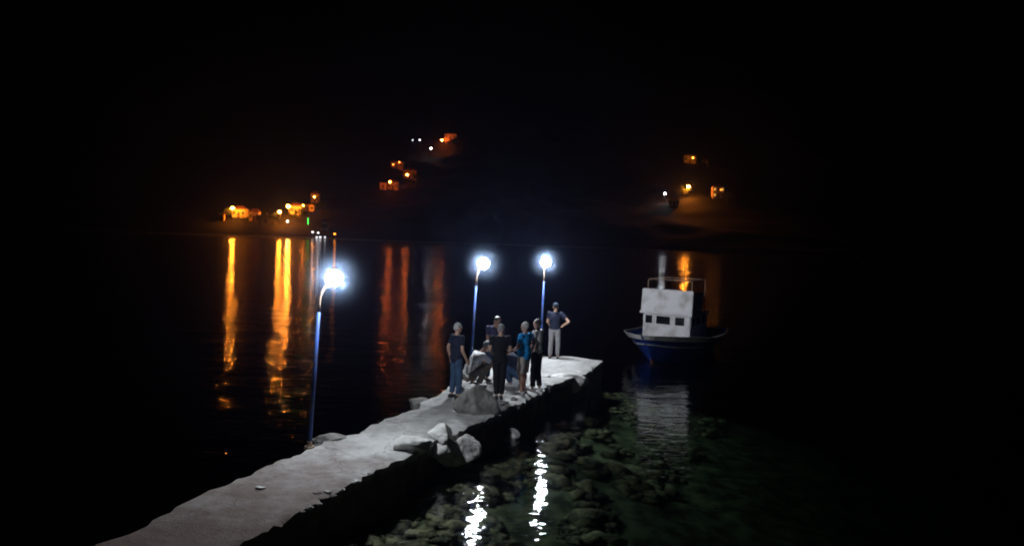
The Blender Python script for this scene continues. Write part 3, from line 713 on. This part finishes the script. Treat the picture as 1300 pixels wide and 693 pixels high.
PLW, PLY, PLO = mat('pale plaster', (.75, .7, .6), None, .9, 1), mat('yellow plaster', (.8, .7, .4), None, .9, 1), mat('ochre plaster', (.75, .52, .3), None, .9, 1)
TILE = mat('clay roof tile', (.30, .12, .07), (.2, .08, .05), .8, 2); SHUT = mat('dark shutter', (.04, .05, .04), None, .6)
LITW = emit('lit window', (1.0, .45, .08), .9)
DOOR = mat('wooden door', (.16, .08, .04), None, .6)
def house(px, py, w, h, material, label, roof='hip', lit=(), yaw=0, off=0, floors=1, nwin=3):
    q = hill_hit(px, py, h*.45); q.y += off*.6; gz = ground(q.x, q.y)
    D = q.y; W_, H_ = w*D/1000, h
    r = empty('house', (q.x, q.y, gz), yaw); tag(r, label, 'house', 'houses on the far shore')
    bm = bmesh.new(); box(bm, (0, W_*.35, H_/2-2), (W_, W_*.7, H_+4)); wl_ = obj('wall', bm, material, r, smooth=False)
    bm = bmesh.new(); hw, hd = W_/2+.35, W_*.35+.35
    if roof == 'hip':
        b4 = [bm.verts.new((x*hw, W_*.35+y*hd, H_)) for x, y in ((-1, -1), (1, -1), (1, 1), (-1, 1))]
        t2 = [bm.verts.new((x*hw*.35, W_*.35, H_+1.3)) for x in (-1, 1)]
        bm.faces.new(b4[::-1]); bm.faces.new((b4[0], b4[1], t2[1], t2[0])); bm.faces.new((b4[1], b4[2], t2[1])); bm.faces.new((b4[2], b4[3], t2[0], t2[1])); bm.faces.new((b4[3], b4[0], t2[0]))
    else: box(bm, (0, W_*.35, H_+.12), (hw*2, hd*2, .24))
    obj('roof', bm, TILE, r, smooth=False)
    n = 0
    for fl in range(floors):
        for i in range(nwin):
            x = (i+.5)/nwin*W_-W_/2; z = (fl+.55)*H_/floors
            if fl == 0 and i == nwin//2:
                bm = bmesh.new(); box(bm, (x, -.03, 1.0), (.9, .08, 2.0), bev=.01); obj('door', bm, DOOR, r, smooth=False); n += 1; continue
            wm = LITW if n in lit else SHUT
            bm = bmesh.new(); box(bm, (x, -.03, z), (min(1.0, W_/nwin*.5), .07, 1.1), bev=.01); obj('window', bm, wm, r, smooth=False); n += 1
    return r
house(301, 273, 17, 3.2, PLY, 'yellow plastered cottage under the orange lamp at the end of the shore lights', off=2.5)
house(320, 277.5, 12, 3.4, PLO, 'small ochre house next to the yellow cottage', off=3)
house(279, 278, 7, 2.4, PLO, 'dim little shed past the yellow cottage', roof='flat', off=2, nwin=1)
house(374, 269, 14, 3.4, PLY, 'house lit by the brightest waterfront lamp', off=2.5)
house(398, 256, 10, 3.8, PLO, 'ochre house on the slope under a small orange lamp', off=3)
house(389, 267, 16, 2.6, PLO, 'low reddish outbuilding below the slope house', roof='flat', off=3)
house(411, 289, 9, 2.8, PLO, 'steep little boathouse at the water beside the white quay lights', off=2)
house(571, 182, 15, 3.4, PLO, 'dim house beside the highest lamp on the hill', off=5)
house(503, 213, 15, 3.2, PLO, 'terrace house between two small hillside lamps', roof='flat', off=3)
house(519, 224, 16, 4.2, PLO, 'middle hillside house behind a bright lamp', off=3)
house(498, 238, 13, 3.4, PLO, 'lowest hillside house in the middle cluster', off=3)
house(485, 239, 8, 2.6, PLO, 'small annex next to the lowest hillside house', roof='flat', off=4, nwin=1)
house(877, 203.5, 15, 4.2, PLY, 'highest house above the boat, orange lit wall', off=3)
h_ = [o for o in bpy.data.objects if o.get('label', '').startswith('highest house above')][0].location
street_lamp(880, 200, SOD, 'orange', 70, .25, 'dim lamp in front of the highest house above the boat', h=4, at=(h_.x+.8, h_.y-3.2, 3.4))
house(897, 211, 8, 3, PLW, 'dim pale house beside the highest house above the boat', off=6, nwin=1)
house(913, 248, 14, 4.8, PLO, 'two storey orange house with lit windows above the boat', lit=(0, 3, 5, 1), floors=2, off=2)
house(857, 260, 13, 2.6, PLW, 'dim pale low building below the white lamp', roof='flat', off=4)
street_lamp(915, 241, SOD, 'orange', 8, .25, 'dim lamp fixed at the two storey house above the boat', h=5)
# white quay lights and a green tube sign by the boathouse
for i, (px, py, s, lab) in enumerate([(397, 294.5, 3, 'white quay light set highest and farthest from the boathouse'), (404, 295.5, 2.5, 'white quay light just in front of the boathouse wall'),
        (402, 301, 2, 'low white quay light first of three by the water'), (406.5, 301, 2.5, 'low white quay light middle of three by the water'), (412.5, 301, 1.6, 'low white quay light last of three by the water'), (524, 178, 3, 'very faint white hill light farthest from the highest lamp'), (533, 178, 8, 'faint white hill light next to the highest lamp')]):
    street_lamp(px, py, WHT, 'white', s, .30, lab, h=1.6 if i < 5 else 4, group='small white lights across the bay')
street_lamp(425, 297, SOD, 'orange', 7, .3, 'small orange lamp at the quay past the boathouse', h=3)
q = hill_hit(391, 281, 2.0); r = empty('neon_sign', (q.x, q.y, ground(q.x, q.y))); tag(r, 'thin upright green neon tube near the waterfront', 'neon sign')
bm = bmesh.new(); tube(bm, [(0, 0, .8), (0, 0, 3.2)], .12, 8); obj('tube', bm, emit('green neon', (.05, 1, .12), 3.5), r)
bm = bmesh.new(); tube(bm, [(0, .15, -.5), (0, .15, 3.3)], .06, 8); obj('post', bm, POLE, r)

BARK = mat('bark', (.08, .05, .03), None, .9); LEAF = mat('leaf', (.06, .09, .03), (.03, .05, .02), .7, .8)
def tree_proto():
    rr = random.Random(3); r = empty('tree', (0, 0, 0))
    bm = bmesh.new(); tube(bm, [(0, 0, -.5), (.05, 0, 1.2), (.0, .1, 2.4)], [.16, .12, .07], 8)
    for a in range(6):
        t = a*1.05; tube(bm, [(0, 0, 1.4+.15*a), (math.cos(t)*.7, math.sin(t)*.7, 2.4+.15*a)], [.06, .02], 6)
    obj('trunk', bm, BARK, r)
    bm = bmesh.new()
    clumps = [(Vector((rr.gauss(0, .9), rr.gauss(0, .9), 2.9+rr.gauss(0, .6))), rr.uniform(.4, .8)) for _ in range(16)]
    for c, s in clumps:
        for _ in range(60):
            p = c + Vector((rr.gauss(0, 1), rr.gauss(0, 1), rr.gauss(0, .7))).normalized()*s*rr.uniform(.6, 1.1)
            a = Vector((rr.gauss(0, 1), rr.gauss(0, 1), rr.gauss(0, 1))).normalized(); b = a.orthogonal().normalized(); l_ = .16
            bm.faces.new([bm.verts.new(p+a*l_), bm.verts.new(p+b*l_*.5), bm.verts.new(p-a*l_), bm.verts.new(p-b*l_*.5)])
    obj('crown', bm, LEAF, r, smooth=False)
    return r
tp = tree_proto()
spots = [(289, 271, 1.0, 'bush like tree in front of the yellow cottage lamp'), (310, 279, .8, 'small tree between the yellow cottage and the ochre house'), (330, 279, 1.0, 'tree past the ochre house towards the bright lamps'), (347, 276, 1.0, 'tree beside the lower lamp of the bright pair'),
    (381, 272, 1.1, 'tree behind the house of the brightest lamp'), (408, 262, 1.2, 'tree on the slope beside the ochre slope house'), (377, 261, .9, 'tree between the brightest lamp and the small dim lamp'), (579, 181, 1.5, 'tree past the dim house beside the highest lamp'), (509, 231, 1.2, 'tree between the two lower hillside houses'),
    (530, 228, 1.3, 'tree at the outer side of the middle hillside house'), (868, 243, 1.2, 'tree under the single bright lamp above the boat'), (924, 250, 1.2, 'tree beside the two storey house above the boat'), (889, 206, 1.2, 'tree between the two highest houses above the boat'), (418, 296, .8, 'small tree at the quay beside the boathouse')]
for i, (px, py, s, lab) in enumerate(spots):
    t = tp if i == 0 else copy_tree(tp)
    q = hill_hit(px, py, 2.5*s); t.location = (q.x, q.y, ground(q.x, q.y)); t.scale = (s,)*3; t.rotation_euler = (0, 0, i*1.3)
    tag(t, lab, 'tree', 'trees on the far shore')

# ------------------------------------------------------------------ damp night air
zmax = max(max(v.co.z for v in bpy.data.objects['terrain'].data.vertices), 20)
hm = bpy.data.materials.new('night haze'); hm.use_nodes = True; n = hm.node_tree.nodes; n.remove(n['Principled BSDF'])
pv = n.new('ShaderNodeVolumePrincipled'); pv.inputs['Density'].default_value = .00026; pv.inputs['Color'].default_value = (.38, .50, 1, 1)
pv.inputs['Anisotropy'].default_value = 0.8
hm.node_tree.links.new(pv.outputs[0], n['Material Output'].inputs['Volume'])
bm = bmesh.new(); box(bm, (0, 450, (zmax+2-12)/2), (1840, 1040, zmax+2+12))
tag(obj('haze', bm, hm, smooth=False), 'thin damp night air glowing around the lamps', 'haze', kind='stuff')
